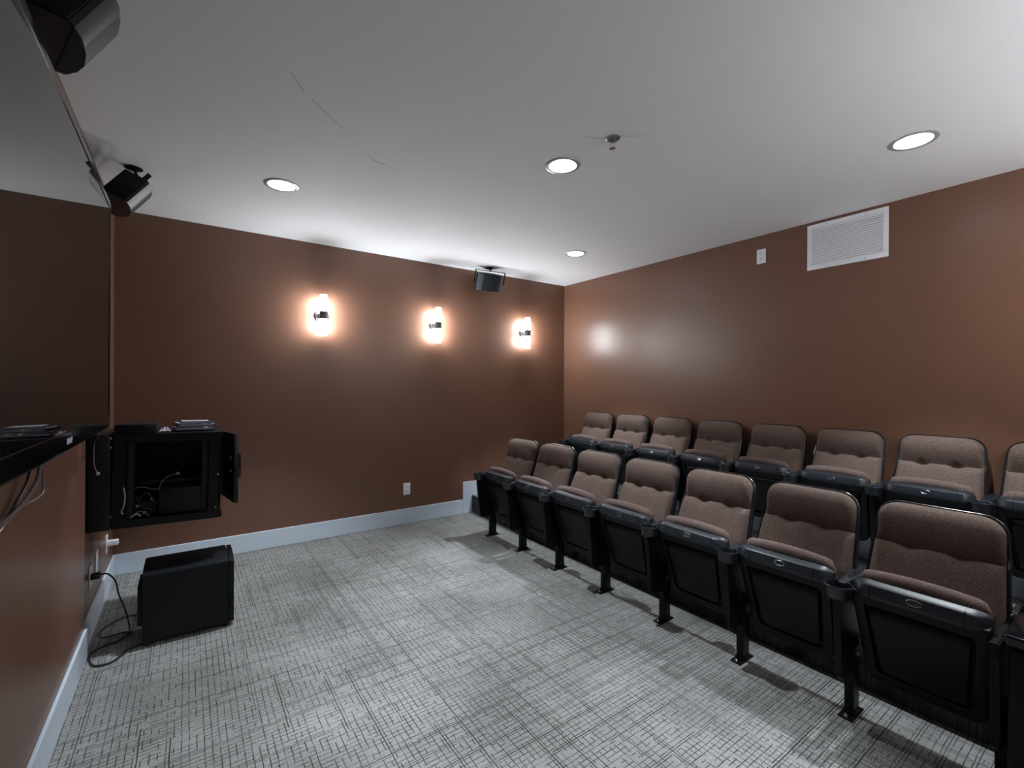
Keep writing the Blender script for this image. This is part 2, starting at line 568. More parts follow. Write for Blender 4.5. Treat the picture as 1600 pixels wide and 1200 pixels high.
outlet('white outlet low on the sconce wall above the long baseboard', (1.770, Y0, 0.341), 0)
outlet('white outlet high on the brown wall left of the air vent', (X1, 1.888, 2.428), -PI / 2)
oa = outlet('white plate low on the left wall, farthest back, with a white plug adapter sticking out', (X0, 3.955, 0.318), PI / 2, 'plain')
bm = newbm(); box(bm, -0.020, 0.020, -0.062, -0.006, -0.012, 0.022, 0.004); obj('adapter', bm, M_PLATE, oa)
outlet('white wall plate between the corded outlet and the adapter plate on the left wall', (X0, 3.545, 0.337), PI / 2, 'jack')
outlet('white outlet on the left wall holding the black cord plug', (X0, 3.345, 0.322), PI / 2)

# ------------------------------------------------------------------ television
TX, TB = -0.300, -0.362
ty0, ty1, tz0, tz1 = 1.050, 2.912, 1.152, 2.229
t = thing('television', 'very large glossy black flat television mounted on the left wall', 'television', (TX, (ty0 + ty1) / 2, (tz0 + tz1) / 2))
hy, hz = (ty1 - ty0) / 2, (tz1 - tz0) / 2
bz_b, bz_s, bz_t = 0.062, 0.032, 0.034


def frame_ring(x, iy, b, tp):
    return [(x, -hy + iy, -hz + b), (x, hy - iy, -hz + b), (x, hy - iy, hz - tp), (x, -hy + iy, hz - tp)]


bm = newbm()
loft(bm, [frame_ring(-0.020, 0.004, 0.004, 0.004), frame_ring(-0.016, 0, 0, 0), frame_ring(-0.007, 0, 0, 0), frame_ring(0, 0.008, 0.010, 0.008),
          frame_ring(0.0, bz_s - .003, bz_b - .003, bz_t - .003), frame_ring(-0.003, bz_s, bz_b, bz_t)], True, False)
obj('bezel', bm, M_GLOSS, t, False)
bm = newbm()
loft(bm, [frame_ring(-0.0028, bz_s - .001, bz_b - .001, bz_t - .001), frame_ring(-0.0026, bz_s, bz_b, bz_t)])
obj('screen', bm, M_SCREEN, t, False)
bm = newbm()
loft(bm, [frame_ring(-0.062, .14, .10, .20), frame_ring(-0.050, .06, .05, .10), frame_ring(-0.0195, .02, .02, .03)])
obj('back_housing', bm, M_PLASTIC, t, False)
bm = newbm()
box(bm, -0.110, -0.060, -0.35, 0.35, -0.22, -0.18); box(bm, -0.110, -0.060, -0.35, 0.35, 0.18, 0.22)
box(bm, -0.075, -0.060, -0.25, -0.20, -0.28, 0.28); box(bm, -0.075, -0.060, 0.20, 0.25, -0.28, 0.28)
obj('wall_mount', bm, M_STEEL, t, False)
# maker's lettering on the lower bezel
cu = D.curves.new('lettering', 'FONT'); cu.body = 'SHARP'; cu.size = 0.024; cu.extrude = 0.0004; cu.align_x = 'CENTER'; cu.align_y = 'CENTER'
cu.space_character = 1.15; cu.offset = 0.0008
to = D.objects.new('tmp', cu); COL.objects.link(to)
bpy.context.view_layer.update()
me = D.meshes.new_from_object(to.evaluated_get(bpy.context.evaluated_depsgraph_get()))
D.objects.remove(to)
me.materials.clear(); me.materials.append(M_WHITE)
lo = D.objects.new('lettering', me); COL.objects.link(lo); lo.parent = t
lo.matrix_local = Matrix(((0, 0, 1, 0.0006), (1, 0, 0, -0.004), (0, 1, 0, -hz + 0.031), (0, 0, 0, 1)))

# cords hanging under the television
bm = newbm(); tube(bm, [(-.385, 2.10, 1.17), (-.383, 2.105, 1.07), (-.380, 2.09, 1.012), (-.381, 1.99, 1.005), (-.385, 1.86, 1.01), (-.390, 1.78, .995), (-.395, 1.6, .97), (-.395, 1.3, 1.0), (-.39, 1.15, 1.18)], 0.0035, 8, 4)
tag(obj('television_cable', bm, M_GREYCORD), 'thin cable making a square bend under the television on the left wall', 'cable')
bm = newbm(); tube(bm, [(-.375, 2.03, 1.18), (-.372, 2.00, 1.085), (-.375, 1.92, 1.04), (-.38, 1.82, 1.015), (-.385, 1.70, 1.0), (-.39, 1.5, 1.0), (-.39, 1.3, 1.18)], 0.006, 8, 6)
tag(obj('television_cable', bm, M_GREYCORD), 'thicker looping cable under the television, nearer the camera', 'cable')
bm = newbm(); tube(bm, [(-.385, 2.00, 1.18), (-.385, 1.955, 1.085), (-.39, 1.86, 1.03), (-.395, 1.74, .985), (-.397, 1.55, .96), (-.395, 1.25, 1.0), (-.39, 1.1, 1.18)], 0.0045, 8, 6)
tag(obj('television_cable', bm, M_RUBBER), 'black cable hanging lowest behind the others under the television', 'cable')


# ------------------------------------------------------------------ wall speakers
def speaker(label, loc, rotz, tilt):
    t = thing('wall_speaker', label, 'speaker', loc, rotz, 'black surround speakers')
    Mt = Matrix.Rotation(tilt, 3, 'Y')
    Z = 0.088

    def prism(poly, z0, z1, bm, inset=0.0):
        loft(bm, [[Mt @ Vector((x, y, z)) for x, y in poly] for z in (z0, z1)])
    body = [(-.085, -.085), (-.085, .085), (.012, .160), (.030, .150), (.030, -.150), (.012, -.160)]
    bm = newbm(); prism(body, -Z, Z, bm); bmesh.ops.bevel(bm, geom=list(bm.edges), offset=.004, segments=2, affect='EDGES')
    obj('cabinet', bm, M_PLASTIC, t)
    g = [(.028, -.148), (.050, -.125), (.072, -.065), (.080, 0), (.072, .065), (.050, .125), (.028, .148)]
    bm = newbm(); prism(g, -Z + .006, Z - .006, bm)
    obj('grille', bm, M_GRILLE, t, True, 30)
    for s, mm in ((-1, M_SILVER), (1, M_SILVER)):
        gg = [(.0285, s * .1485), (.0515, s * .127), (.0625, s * .098), (.0600, s * .094), (.048, s * .118), (.026, s * .144)]
        bm = newbm(); prism(gg, -Z + .004, Z - .004, bm)
        obj('edge_strip', bm, mm, t, True, 30)
    bm = newbm()
    for (a, b, c, d, e, f) in ((-.010, .012, -.172, .172, Z + .024, Z + .030), (-.010, .012, -.172, -.166, -.01, Z + .030), (-.010, .012, .166, .172, -.01, Z + .030)):
        vs = box(bm, a, b, c, d, e, f)
    for v in bm.verts:
        v.co = Mt @ v.co
    obj('bracket', bm, M_STEEL, t, False)
    # ball joint and foot up to the ceiling
    top = Mt @ Vector((0, 0, Z + .028))
    zc = H - loc[2]
    bm = newbm(); tube(bm, [top, (top.x - .03, 0, zc - .006)], 0.008, 8, 1); obj('stem', bm, M_STEEL, t)
    bm = newbm(); lathe(bm, [(.042, zc), (.042, zc - .005), (.030, zc - .010), (.008, zc - .012)], 24, c=(top.x - .03, 0, 0)); obj('mounting_foot', bm, M_STEEL, t)
    return t


speaker('black bracketed speaker under the ceiling on the sconce wall', (2.600, 4.105, 2.452), -PI / 2 - 0.12, 0.38)
speaker('black speaker under the ceiling beyond the far end of the television', (-0.290, 3.40, 2.432), 0.30, 0.62)
speaker('black speaker above the middle of the television, cut by the picture edge', (-0.290, 1.90, 2.445), 0.30, 0.50)

# ------------------------------------------------------------------ rack cabinet on the left wall
ZB, ZT = 0.611, 1.101
t = thing('rack_cabinet', 'open black wall mounted equipment rack cabinet under the far end of the television', 'cabinet', (X0, 3.10, ZB))
DY = 0.44
bm = newbm()
box(bm, 0.0, 0.106, 0.0, DY, 0.0, ZT - ZB, 0.003)
obj('rear_section', bm, M_RACK, t)
body = D.objects.new('body', None)
x_a, x_b = 0.110, 0.588
bm = newbm()
th = 0.006
bh = ZT - ZB - 0.004
box(bm, x_a, x_b, 0.0, DY, bh - th, bh)            # top
box(bm, x_a, x_b, 0.0, DY, 0.0, th)                # bottom
box(bm, x_a, x_b, DY - th, DY, th, bh - th)        # far side
box(bm, x_a, x_a + th, 0.0, DY - th, th, bh - th)  # back
box(bm, x_b - th, x_b, 0.12, DY - th, th, bh - th)
D.objects.remove(body)
body = obj('body', bm, M_RACK, t, False)
bm = newbm()
# front frame around the open side, with flared lower and upper corners
outer = [(x_a, 0.0), (x_b - .010, 0.0), (x_b + .002, .010), (x_b, .035), (x_b - .018, .075), (x_b - .018, bh - .050), (x_b, bh - .012), (x_b - .004, bh), (x_a, bh)]
inner = [(x_a + .050, .040), (x_b - .078, .040), (x_b - .070, .042), (x_b - .068, .048), (x_b - .066, .075), (x_b - .066, bh - .058), (x_b - .068, bh - .050), (x_b - .074, bh - .045), (x_a + .050, bh - .045)]
rr = []
for (pl, yy) in ((outer, 0.014), (outer, 0.0), (outer, -0.004), (inner, -0.004), (inner, 0.014)):
    rr.append([bm.verts.new((x, yy, z)) for x, z in pl])
for a, b in zip(rr, rr[1:]):
    for i in range(9):
        j = (i + 1) % 9
        bm.faces.new((a[i], a[j], b[j], b[i]))
obj('side_frame', bm, M_RACK, body, False)
for xx in (x_a + .056, x_b - .100):
    bm = newbm(); box(bm, xx, xx + .030, .016, .034, .030, bh - .040); r_ = obj('rack_rail', bm, M_EQUIP, body, False)
    bm = newbm()
    k = 0
    z = .045
    while z < bh - .055:
        box(bm, xx + .009, xx + .021, .0150, .0161, z, z + .008); z += .0155
    h_ = obj('rail_holes', bm, M_DARK, body, False)
bm = newbm(); box(bm, x_a + .192, x_b - .075, .020, .33, .048, .182, .003); obj('amplifier', bm, M_EQUIP, body)
bm = newbm(); box(bm, x_a + .085, x_a + .185, .05, .30, .048, .120, .003); obj('switch_box', bm, M_EQUIP, body)
bm = newbm(); box(bm, x_a + .085, x_b - .11, .14, .32, .190, .215, .003); obj('shelf', bm, M_EQUIP, body)
for k, (xx, yy, zz) in enumerate(((x_a + .27, .018, .262), (x_a + .10, .03, .10), (x_a + .16, .04, .13), (x_a + .13, .04, .06))):
    bm = newbm(); box(bm, xx - .007, xx + .007, yy, yy + .02, zz - .006, zz + .006, .001); obj('connector', bm, M_CONN, body)
wires = [([(x_a + .086, .02, .200), (x_a + .12, .018, .203), (x_a + .16, .02, .188), (x_a + .185, .025, .186)], .0022, M_GREYCORD),
         ([(x_a + .190, .02, .180), (x_a + .198, .016, .215), (x_a + .225, .012, .250), (x_a + .268, .016, .262)], .0025, M_GREYCORD),
         ([(x_a + .045, -.008, .212), (x_a + .052, -.014, .17), (x_a + .049, -.016, .12), (x_a + .040, -.012, .085), (x_a + .050, -.008, .075)], .0035, M_CONN),
         ([(x_a + .080, .004, .060), (x_a + .11, -.002, .078), (x_a + .135, .004, .070), (x_a + .15, .01, .045)], .0030, M_GREYCORD),
         ([(x_a + .075, .006, .050), (x_a + .10, .0, .066), (x_a + .118, .006, .052)], .0045, M_CONN),
         ([(x_a + .10, .03, .13), (x_a + .14, .02, .17), (x_a + .17, .03, .12), (x_a + .19, .05, .10)], .0035, M_RUBBER),
         ([(x_a + .09, .03, .16), (x_a + .12, .02, .10), (x_a + .16, .025, .08), (x_a + .18, .05, .06)], .0035, M_RUBBER)]
for p, r_, mm in wires:
    bm = newbm(); tube(bm, p, r_, 7, 6); obj('wire', bm, mm, body)
for (xx, zz) in ((x_a - .002, .47), (x_a - .002, .425), (x_a - .002, .07), (x_b - .022, .245), (x_b - .030, .060)):
    bm = newbm()
    lathe(bm, [(0.005, 0), (0.005, 0.003), (0.002, 0.005)], 10)
    bmesh.ops.rotate(bm, verts=bm.verts, cent=(0, 0, 0), matrix=Matrix.Rotation(PI / 2, 3, 'X'))
    o = obj('screw', bm, M_BRUSH, body if xx > x_a else t); o.location = (xx, -0.004 if xx > x_a else 0.0, zz)
body.rotation_euler = (0, 0.022, 0)
body.location = (0, 0, 0.006)
# door ajar on the room side
hx, hy_ = 0.598, 0.420
door = newbm()
Ld = 0.350
box(door, 0.0, 0.024, -Ld, 0.0, 0.045, 0.455, 0.003)
do = obj('door', door, M_RACK, t)
do.location = (hx, hy_, 0)
do.rotation_euler = (0, 0, math.atan2(0.056, 0.35))
bm = newbm(); box(bm, 0.024, 0.040, -Ld + .004, -Ld + .034, 0.19, 0.335, 0.004); obj('door_handle', bm, M_GLOSS, do)
bm = newbm(); box(bm, -0.007, 0.0, -Ld + .05, -Ld + .075, 0.300, 0.320, 0.001); obj('latch', bm, M_CONN, do)
bm = newbm(); box(bm, -0.006, 0.0, -Ld + .05, -Ld + .070, 0.222, 0.238, 0.001); obj('latch', bm, M_CONN, do)

ct = ZT + 0.002   # things lying on the cabinet
bm = newbm(); box(bm, -0.305, -0.132, 3.112, 3.30, ct - .004, ct + .045, .003)
tag(obj('disc_player', bm, M_RACK), 'flat black player box on the left of the rack cabinet top', 'electronics')


def case(label, x0, x1, y0, y1, z0, z1, rot, mm):
    xc = (x0 + x1) / 2
    dz = -0.0062 - 0.022 * (xc + 0.143 - 0.14)
    t = thing('disc_case', label, 'case', (xc, (y0 + y1) / 2, z0 + dz), rot)
    t.rotation_euler = (0, 0.022, rot)
    hx, hy = (x1 - x0) / 2, (y1 - y0) / 2
    bm = newbm(); box(bm, -hx, hx, -hy, hy, 0, z1 - z0, 0.003, 2); obj('cover', bm, M_CASE, t)
    bm = newbm(); box(bm, -hx + .012, hx - .006, -hy - .0006, -hy + .002, .35 * (z1 - z0), .62 * (z1 - z0)); obj('spine', bm, mm, t, False)
    bm = newbm(); box(bm, -hx + .01, hx - .01, -hy + .01, hy - .01, z1 - z0, z1 - z0 + .0006); obj('sleeve', bm, mm, t, False)


case('black glossy case at the bottom of the stack on the rack cabinet', -0.075, 0.120, 3.170, 3.330, ct + .001, ct + .024, 0.12, M_PAPER)
case('black glossy case in the middle of the stack on the rack cabinet', -0.060, 0.125, 3.185, 3.335, ct + .025, ct + .043, 0.16, M_PAPER)
case('thin case topmost on the stack on the rack cabinet', -0.035, 0.115, 3.20, 3.33, ct + .044, ct + .052, 0.06, M_PAPER)
bm = newbm()
gx, gy = 12, 9
random.seed(3)
vv = [[bm.verts.new((-0.125 + .055 * i / gx, 3.15 + .09 * j / gy, ct - .004 + random.uniform(0.0, .022) * math.sin(PI * i / gx) ** .5 * (0.4 + math.sin(PI * j / gy)))) for j in range(gy + 1)] for i in range(gx + 1)]
for i in range(gx):
    for j in range(gy):
        bm.faces.new((vv[i][j], vv[i + 1][j], vv[i + 1][j + 1], vv[i][j + 1]))
o = obj('plastic_wrapper', bm, M_PLASTICBAG, None, False)
sm = o.modifiers.new('solid', 'SOLIDIFY'); sm.thickness = 0.0015
tag(o, 'small crumpled plastic wrapper between the player and the cases on the cabinet', 'wrapper')
bm = newbm(); tube(bm, [(-.345, 2.86, 1.17), (-.352, 2.99, 1.11), (-.378, 3.086, 1.06), (-.380, 3.089, 0.98), (-.376, 3.087, 0.94), (-.366, 3.085, 0.915)], 0.0022, 7, 5)
cb = tag(obj('signal_cable', bm, M_GREYCORD), 'thin cable dropping from the television down the side of the rack cabinet', 'cable')
bm = newbm(); box(bm, -.371, -.358, 3.082, 3.097, .900, .916, .002); obj('plug', bm, M_CONN, cb)

# ------------------------------------------------------------------ subwoofer on the floor
t = thing('subwoofer', 'black boxy subwoofer standing on the carpet below the rack cabinet', 'speaker', (0.018, 3.16, 0), 0.0)
bm = newbm()
yz = [(-.130, .020), (.130, .020), (.130, .385), (-.062, .385), (-.130, .366)]
loft(bm, [[(x, y, z) for y, z in yz] for x in (-.203, .176)])
bmesh.ops.bevel(bm, geom=list(bm.edges), offset=.003, segments=2, affect='EDGES')
obj('cabinet', bm, M_BOX, t)
bm = newbm(); loft(bm, [[(x, y, z) for y, z in [(-.127, .024), (.127, .024), (.127, .382), (-.062, .382), (-.127, .363)]] for x in (.180, .204)])
obj('front_grille', bm, M_RACK, t)
bm = newbm(); box(bm, -.224, -.203, -.100, .095, .10, .31, .003); obj('amplifier_plate', bm, M_RACK, t)
for sx in (-.185, .165):
    for sy in (-.105, .105):
        bm = newbm(); lathe(bm, [(.016, 0), (.018, .006), (.018, .021)], 14, c=(sx, sy, 0)); obj('foot', bm, M_RUBBER, t)

cord = [(-.385, 3.322, .322), (-.372, 3.315, .328), (-.345, 3.305, .325), (-.315, 3.30, .28), (-.300, 3.30, .20), (-.275, 3.30, .12), (-.262, 3.31, .05), (-.252, 3.27, .012),
        (-.257, 3.225, .006), (-.290, 3.17, .006), (-.351, 3.145, .006), (-.388, 3.097, .006), (-.384, 3.02, .006), (-.355, 2.952, .006), (-.300, 2.946, .006),
        (-.262, 2.992, .006), (-.244, 3.040, .006), (-.215, 3.050, .006), (-.180, 3.062, .006), (-.10, 3.08, .006)]
bm = newbm(); tube(bm, cord, 0.0042, 8, 6)
pc = tag(obj('power_cord', bm, M_RUBBER), 'black power cord drooping from the left wall outlet and coiling on the carpet', 'cord')
bm = newbm(); box(bm, -.419, -.378, 3.308, 3.336, .306, .338, .005); obj('plug', bm, M_RUBBER, pc)
c2 = [(-.200, 3.20, .12), (-.215, 3.25, .07), (-.222, 3.35, .02), (-.235, 3.46, .006), (-.294, 3.470, .006), (-.360, 3.40, .006), (-.385, 3.325, .006), (-.366, 3.262, .006), (-.324, 3.232, .0145), (-.275, 3.262, .006), (-.235, 3.24, .006)]
bm = newbm(); tube(bm, c2, 0.0038, 8, 6)
tag(obj('audio_cable', bm, M_RUBBER), 'second black cord looping on the carpet behind the subwoofer', 'cord')
bm = newbm()
for k in range(3):
    a0 = 0.4 + k * 0.9
    cx_, cy_, rr_ = -.288 + .012 * k, 3.045 + .01 * k, .020 + .006 * k
    tube(bm, [(cx_ + rr_ * math.cos(a0 + a), cy_ + rr_ * math.sin(a0 + a), .006 + .004 * k + .002 * math.sin(a * 2)) for a in [i * PI / 5 for i in range(9)]], .0018, 6, 3)
tag(obj('twist_tie', bm, M_PLASTICBAG), 'small tangle of shiny clear tie on the cord beside the subwoofer', 'tie')

# ------------------------------------------------------------------ black end cabinet at the near end of the front row
t = thing('end_cabinet', 'black cabinet with a glossy top at the near end of the front row', 'cabinet', (2.13, 0.285, 0))
bm = newbm(); box(bm, 0.012, 0.345, -0.43, -0.006, 0.0, 0.545, .003); obj('carcass', bm, M_STEEL, t)
bm = newbm(); box(bm, 0.0, 0.352, -0.44, 0.002, 0.545, 0.580, .007, 3); obj('top', bm, M_GLOSS, t)
bm = newbm(); box(bm, -0.002, 0.012, -0.425, -0.012, 0.03, 0.535, .003); obj('front_panel', bm, M_STEEL, t)


# ------------------------------------------------------------------ theatre seats
# local frame: origin on the floor under the seat, -X towards the screen
BP = Vector((-0.063, 0, 0.44))
BL = 0.463
bdir = Vector((0.341, 0, 0.940))
bnor = Vector((-0.940, 0, 0.341))
TC = 0.622


def half_w(t, extra=0.0):
    wd = 0.214 - 0.020 * t + extra
    rr = 0.072 + extra
    L = BL * t
    top = BL + extra
    if L > top - rr:
        q = (L - (top - rr)) / rr
        q = min(max(q, 0), 1)
        return wd - rr + rr * math.sqrt(max(0, 1 - q * q))
    return wd


def back_cushion_bm():
    bm = newbm()
    NS, NT_ = 44, 60
    ts = []
    for j in range(NT_ + 1):
        u = j / NT_
        ts.append(u)
    # denser rows near the crease and the top
    ts = sorted(set([round(x, 5) for x in ts] + [TC - .02, TC - .012, TC - .005, TC + .003, .975, .985, .993, .998, 1.0]))
    rows = []
    for tt in ts:
        hwid = max(half_w(tt, -0.006), 0.0005)
        row = []
        for i in range(NS + 1):
            a = -1 + 2 * i / NS
            s = math.sin(a * PI / 2) * 0.35 + a * 0.65
            y = s * hwid
            g = sum(math.exp(-((y - c) / 0.040) ** 2) for c in (-0.078, 0.078))
            tc = TC - 0.016 * g
            if tt <= tc:
                q = (tc - tt) * BL
                d = 0.016 + 0.030 * (1 - math.exp(-q / 0.012)) + 0.006 * math.sin(min(tt / tc, 1) * PI)
                d -= 0.020 * g * math.exp(-q / 0.035)
                d -= 0.012 * max(0, 1 - tt / 0.25)
            else:
                q = (tt - tc) / (1 - tc)
                d = 0.004 + 0.062 * math.sin(min(q / 0.66, 1.0) * PI / 2)
                if q > 0.66:
                    d -= 0.024 * ((q - .66) / .34) ** 2
            dl = (tt - tc) * BL
            d -= 0.020 * sum(math.exp(-((y - c) ** 2 + dl ** 2) / 0.018 ** 2) for c in (-0.078, 0.078))
            ed = min(1.0, (1 - abs(s)) * hwid / 0.030)
            ed2 = min(1.0, (1 - tt) * BL / 0.030)
            k = math.sqrt(max(0, 1 - (1 - ed) ** 2)) * math.sqrt(max(0, 1 - (1 - ed2) ** 2))
            dd = 0.008 + (max(d, -0.004) - 0.008) * k
            p = BP + bdir * (tt * BL - (0.007 if tt > .99 else 0)) + bnor * dd
            row.append(bm.verts.new((p.x, y, p.z)))
        rows.append(row)
    for a, b in zip(rows, rows[1:]):
        for i in range(NS):
            bm.faces.new((a[i], a[i + 1], b[i + 1], b[i]))
    # closed underneath / behind
    back = []
    for r in (rows[0], rows[-1]):
        pass
    loop = rows[0][:] + [r[-1] for r in rows[1:]] + rows[-1][::-1][1:] + [r[0] for r in rows[::-1][1:-1]]
    bl = [bm.verts.new(v.co - bnor * 0.012) for v in loop]
    n = len(loop)
    for i in range(n):
        j = (i + 1) % n
        try:
            bm.faces.new((loop[i], loop[j], bl[j], bl[i]))
        except ValueError:
            pass
    return bm


def outline(extra, N=10):
    """closed outline of the back, (y, length along back)"""
    pts = [(-half_w(0, extra), -extra), (half_w(0, extra), -extra)]
    for k in range(1, 7):
        tt = k / 7 * 0.8
        pts.append((half_w(tt, extra), tt * BL))
    rr = 0.072 + extra
    top = BL + extra
    wd = 0.214 - 0.020 + extra
    for k in range(N + 1):
        a = k / N * PI / 2
        pts.append((wd - rr + rr * math.cos(a), top - rr + rr * math.sin(a)))
    left = [(-y, l) for y, l in pts[2:]][::-1]
    return pts + left


def back_shell_bm():
    bm = newbm()
    rings = []
    for ex, nn in ((-0.006, -0.008), (-0.004, 0.013), (0.001, 0.016), (0.005, 0.013), (0.006, 0.006), (0.004, -0.010), (-0.010, -0.024), (-0.045, -0.032)):
        rings.append([(BP + bdir * l + bnor * (nn * (1.6 - 1.0 * max(l, 0) / BL) if nn < -.005 else nn) + Vector((0, y, 0))) for y, l in outline(ex)])
    loft(bm, rings)
    return bm


PB = Vector((-0.130, 0, 0.180))
ud = Vector((-0.287, 0, 0.958)).normalized()
nd = Vector((-0.958, 0, -0.287)).normalized()


def PP(y, h, n):
    p = PB + ud * h + nd * n
    return (p.x, y, p.z)


def rounded_outline(w0, w1, h0, h1, rb, rt, N=6):
    """w0 bottom half width, w1 top half width"""
    pts = []

    def arc(cy, ch, r, a0, a1):
        for k in range(N + 1):
            a = a0 + (a1 - a0) * k / N
            pts.append((cy + r * math.cos(a), ch + r * math.sin(a)))
    arc(w0 - rb, h0 + rb, rb, -PI / 2, 0)
    arc(w1 - rt, h1 - rt, rt, 0, PI / 2)
    arc(-(w1 - rt), h1 - rt, rt, PI / 2, PI)
    arc(-(w0 - rb), h0 + rb, rb, PI, 1.5 * PI)
    return pts


def pan_bm():
    bm = newbm()
    O = lambda i: rounded_outline(.176 - i, .196 - i, 0.0 + i, .400, max(.050 - i, .004), .006)
    I = lambda i, tp=.350: rounded_outline(.138 - i, .156 - i, .042 + i, tp, .030, .010)
    rings = []
    for pl, nn in ((O(.020), -.062), (O(.004), -.055), (O(0), -.040), (O(0), -.008), (O(.003), -.002), (O(.010), 0.0),
                   (I(-.002, .352), -0.002), (I(0, .350), -0.006), (I(.004, .347), -.020), (I(.008, .335), -.021), (I(.012, .330), -.014), (I(.016, .306), -.002), (I(.020, .300), -.001)):
        rings.append([PP(y, h, nn) for y, h in pl])
    loft(bm, rings)
    return bm


def pan_band_bm():
    """bevelled band along the front lip of the tipped-up seat"""
    bm = newbm()
    ys = [-.197, -.195, -.188, -.178, -.165, -.150, -.1345, -.1335, -.1325, -.1315, -.10, -.05, 0, .05, .10, .1315, .1325, .1335, .1345, .150, .165, .178, .188, .195, .197]
    prof = [(.398, -.060), (.430, -.056), (.436, -.046), (.4355, -.022), (.432, -.014), (.402, .006), (.398, .007), (.388, .005), (.384, -.001), (.382, -.02)]
    rings = []
    for y in ys:
        a = abs(y)
        back = 0.0
        if a > .150:
            back = .030 * ((a - .150) / .047) ** 2
        gr = 0.004 if .1323 < a < .1337 else 0.0
        drop = .020 * (max(0, a - .155) / .042) ** 2
        rings.append([PP(y, h - (drop if h > .40 else 0), max(n - (back + gr) * (1 if n > -.03 else .3), -.062)) for h, n in prof])
    loft(bm, rings)
    return bm


def seat_cushion_bm():
    bm = newbm()
    nh = 0.168
    rings = []
    NY = 26
    for k in range(NY + 1):
        y = -.186 + .372 * k / NY
        a = abs(y) / .186
        end = math.sqrt(max(0, 1 - max(0, (a - .86) / .14) ** 2))
        top = .458 + .004 * math.cos(y * 14) - .010 * a ** 4
        th_ = .052
        c = -.083
        pl = []
        for q in range(17):
            an = PI * q / 16
            rr = .5 * th_ * (0.35 + .65 * end)
            pl.append((top - .5 * th_ + rr * math.sin(an) - .012 * (1 - end), c + rr * math.cos(an)))
        pl.append((.06, c - .5 * th_ * (0.35 + .65 * end)))
        pl.append((.06, c + .5 * th_ * (0.35 + .65 * end)))
        rings.append([PP(y, h, n) for h, n in pl])
    loft(bm, rings)
    return bm


def badge_bm():
    bm = newbm()
    c = (0, .413, .0042)
    s_, u_ = Vector((0, 1, 0)), None
    # the band face runs between (.428,-.012) and (.398,.016)
    fu = Vector((.030, -.020)).normalized()
    fn = Vector((.020, .030)).normalized()

    def Q(y, v, o):
        return PP(y, .4170 + fu[0] * v + fn[0] * o, -.0040 + fu[1] * v + fn[1] * o)
    N = 28
    rings = []
    for r1, r2, o in ((.0235, .0125, 0), (.0235, .0125, .003), (.0215, .0108, .004), (.0190, .0088, .003), (.0185, .0084, .0012)):
        rings.append([Q(r1 * math.cos(2 * PI * k / N), r2 * math.sin(2 * PI * k / N), o) for k in range(N)])
    loft(bm, rings)
    return bm, Q


def arm_outline():
    pts = [(-.232, .013), (-.215, .016), (-.170, .0185), (-.110, .0215), (-.040, .026), (.020, .0285), (.050, .0285), (.064, .022), (.070, .010)]
    return pts + [(x, -y) for x, y in pts[::-1]]


def make_standard(parent, y, end_panel=False):
    bm = newbm()
    box(bm, -.148, -.086, -.017, .017, 0.006, .30, .003)
    o = obj('leg', bm, M_STEEL, parent); o.location = (0, y, 0)
    bm = newbm()
    sp = [(-.252, .195), (-.235, .182), (-.150, .178), (-.060, .240), (.010, .330), (.052, .440), (.060, .545), (-.285, .545), (-.285, .500), (-.262, .30)]
    loft(bm, [[(x, yy, z) for x, z in sp] for yy in (-.012, .012)])
    bmesh.ops.bevel(bm, geom=[e for e in bm.edges if abs(e.verts[0].co.y - e.verts[1].co.y) < 1e-6], offset=.004, segments=2, affect='EDGES')
    o = obj('side_panel', bm, M_STEEL, parent); o.location = (0, y, 0)
    bm = newbm()
    box(bm, -.190, -.060, -.026, .026, 0.0, .007, .002)
    box(bm, -.152, -.082, -.021, .021, 0.007, .020, .002)
    o = obj('base_foot', bm, M_STEEL, parent); o.location = (0, y, 0)
    for sx in (-.176, -.072):
        bm = newbm(); lathe(bm, [(.010, .007), (.010, .013), (.006, .014), (.006, .020), (.002, .022)], 8, c=(sx, 0, 0))
        b = obj('anchor_bolt', bm, M_CHROME, o)
    bm = newbm()
    ol = arm_outline()
    rings = []
    for k, z in ((.80, .535), (.94, .540), (1.0, .548), (1.0, .566), (.96, .573), (.88, .575)):
        rings.append([((x + .08) * (1 - (1 - k) * .35) - .08, yy * k, z) for x, yy in ol])
    loft(bm, rings)
    a = obj('armrest', bm, M_ARM, parent); a.location = (0, y, 0)
    bm = newbm()
    ip = [(-.150, .008), (-.10, .0125), (-.02, .0165), (.030, .0165), (.046, .009)]
    ip = ip + [(x, -q) for x, q in ip[::-1]]
    loft(bm, [[(x, q, z) for x, q in ip] for z in (.5745, .5765)])
    obj('arm_inlay', bm, M_RIM, a)
    bm = newbm(); lathe(bm, [(.0035, .575), (.0035, .578), (.001, .579)], 10, c=(-.168, 0, 0)); obj('arm_screw', bm, M_CHROME, a)
    bm = newbm()
    cx_ = -.262
    lathe(bm, [(.0400, .522), (.0430, .525), (.0475, .552), (.0505, .567), (.0520, .573), (.0505, .576), (.0475, .5765), (.0455, .573), (.0435, .562), (.0385, .530)], 36, c=(cx_, 0, 0))
    c_ = obj('cup_holder', bm, M_RIM, parent); c_.location = (0, y, 0)
    bm = newbm()
    lathe(bm, [(.0110, -.030), (.0110, .030)], 12)
    bmesh.ops.rotate(bm, verts=bm.verts, cent=(0, 0, 0), matrix=Matrix.Rotation(PI / 2, 3, 'X'))
    o = obj('pivot', bm, M_BRUSH, parent); o.location = (-.115, y, .255)
    return o


MESH_CACHE = {}


def copy_standard(src_root, dst_root, dy):
    pass


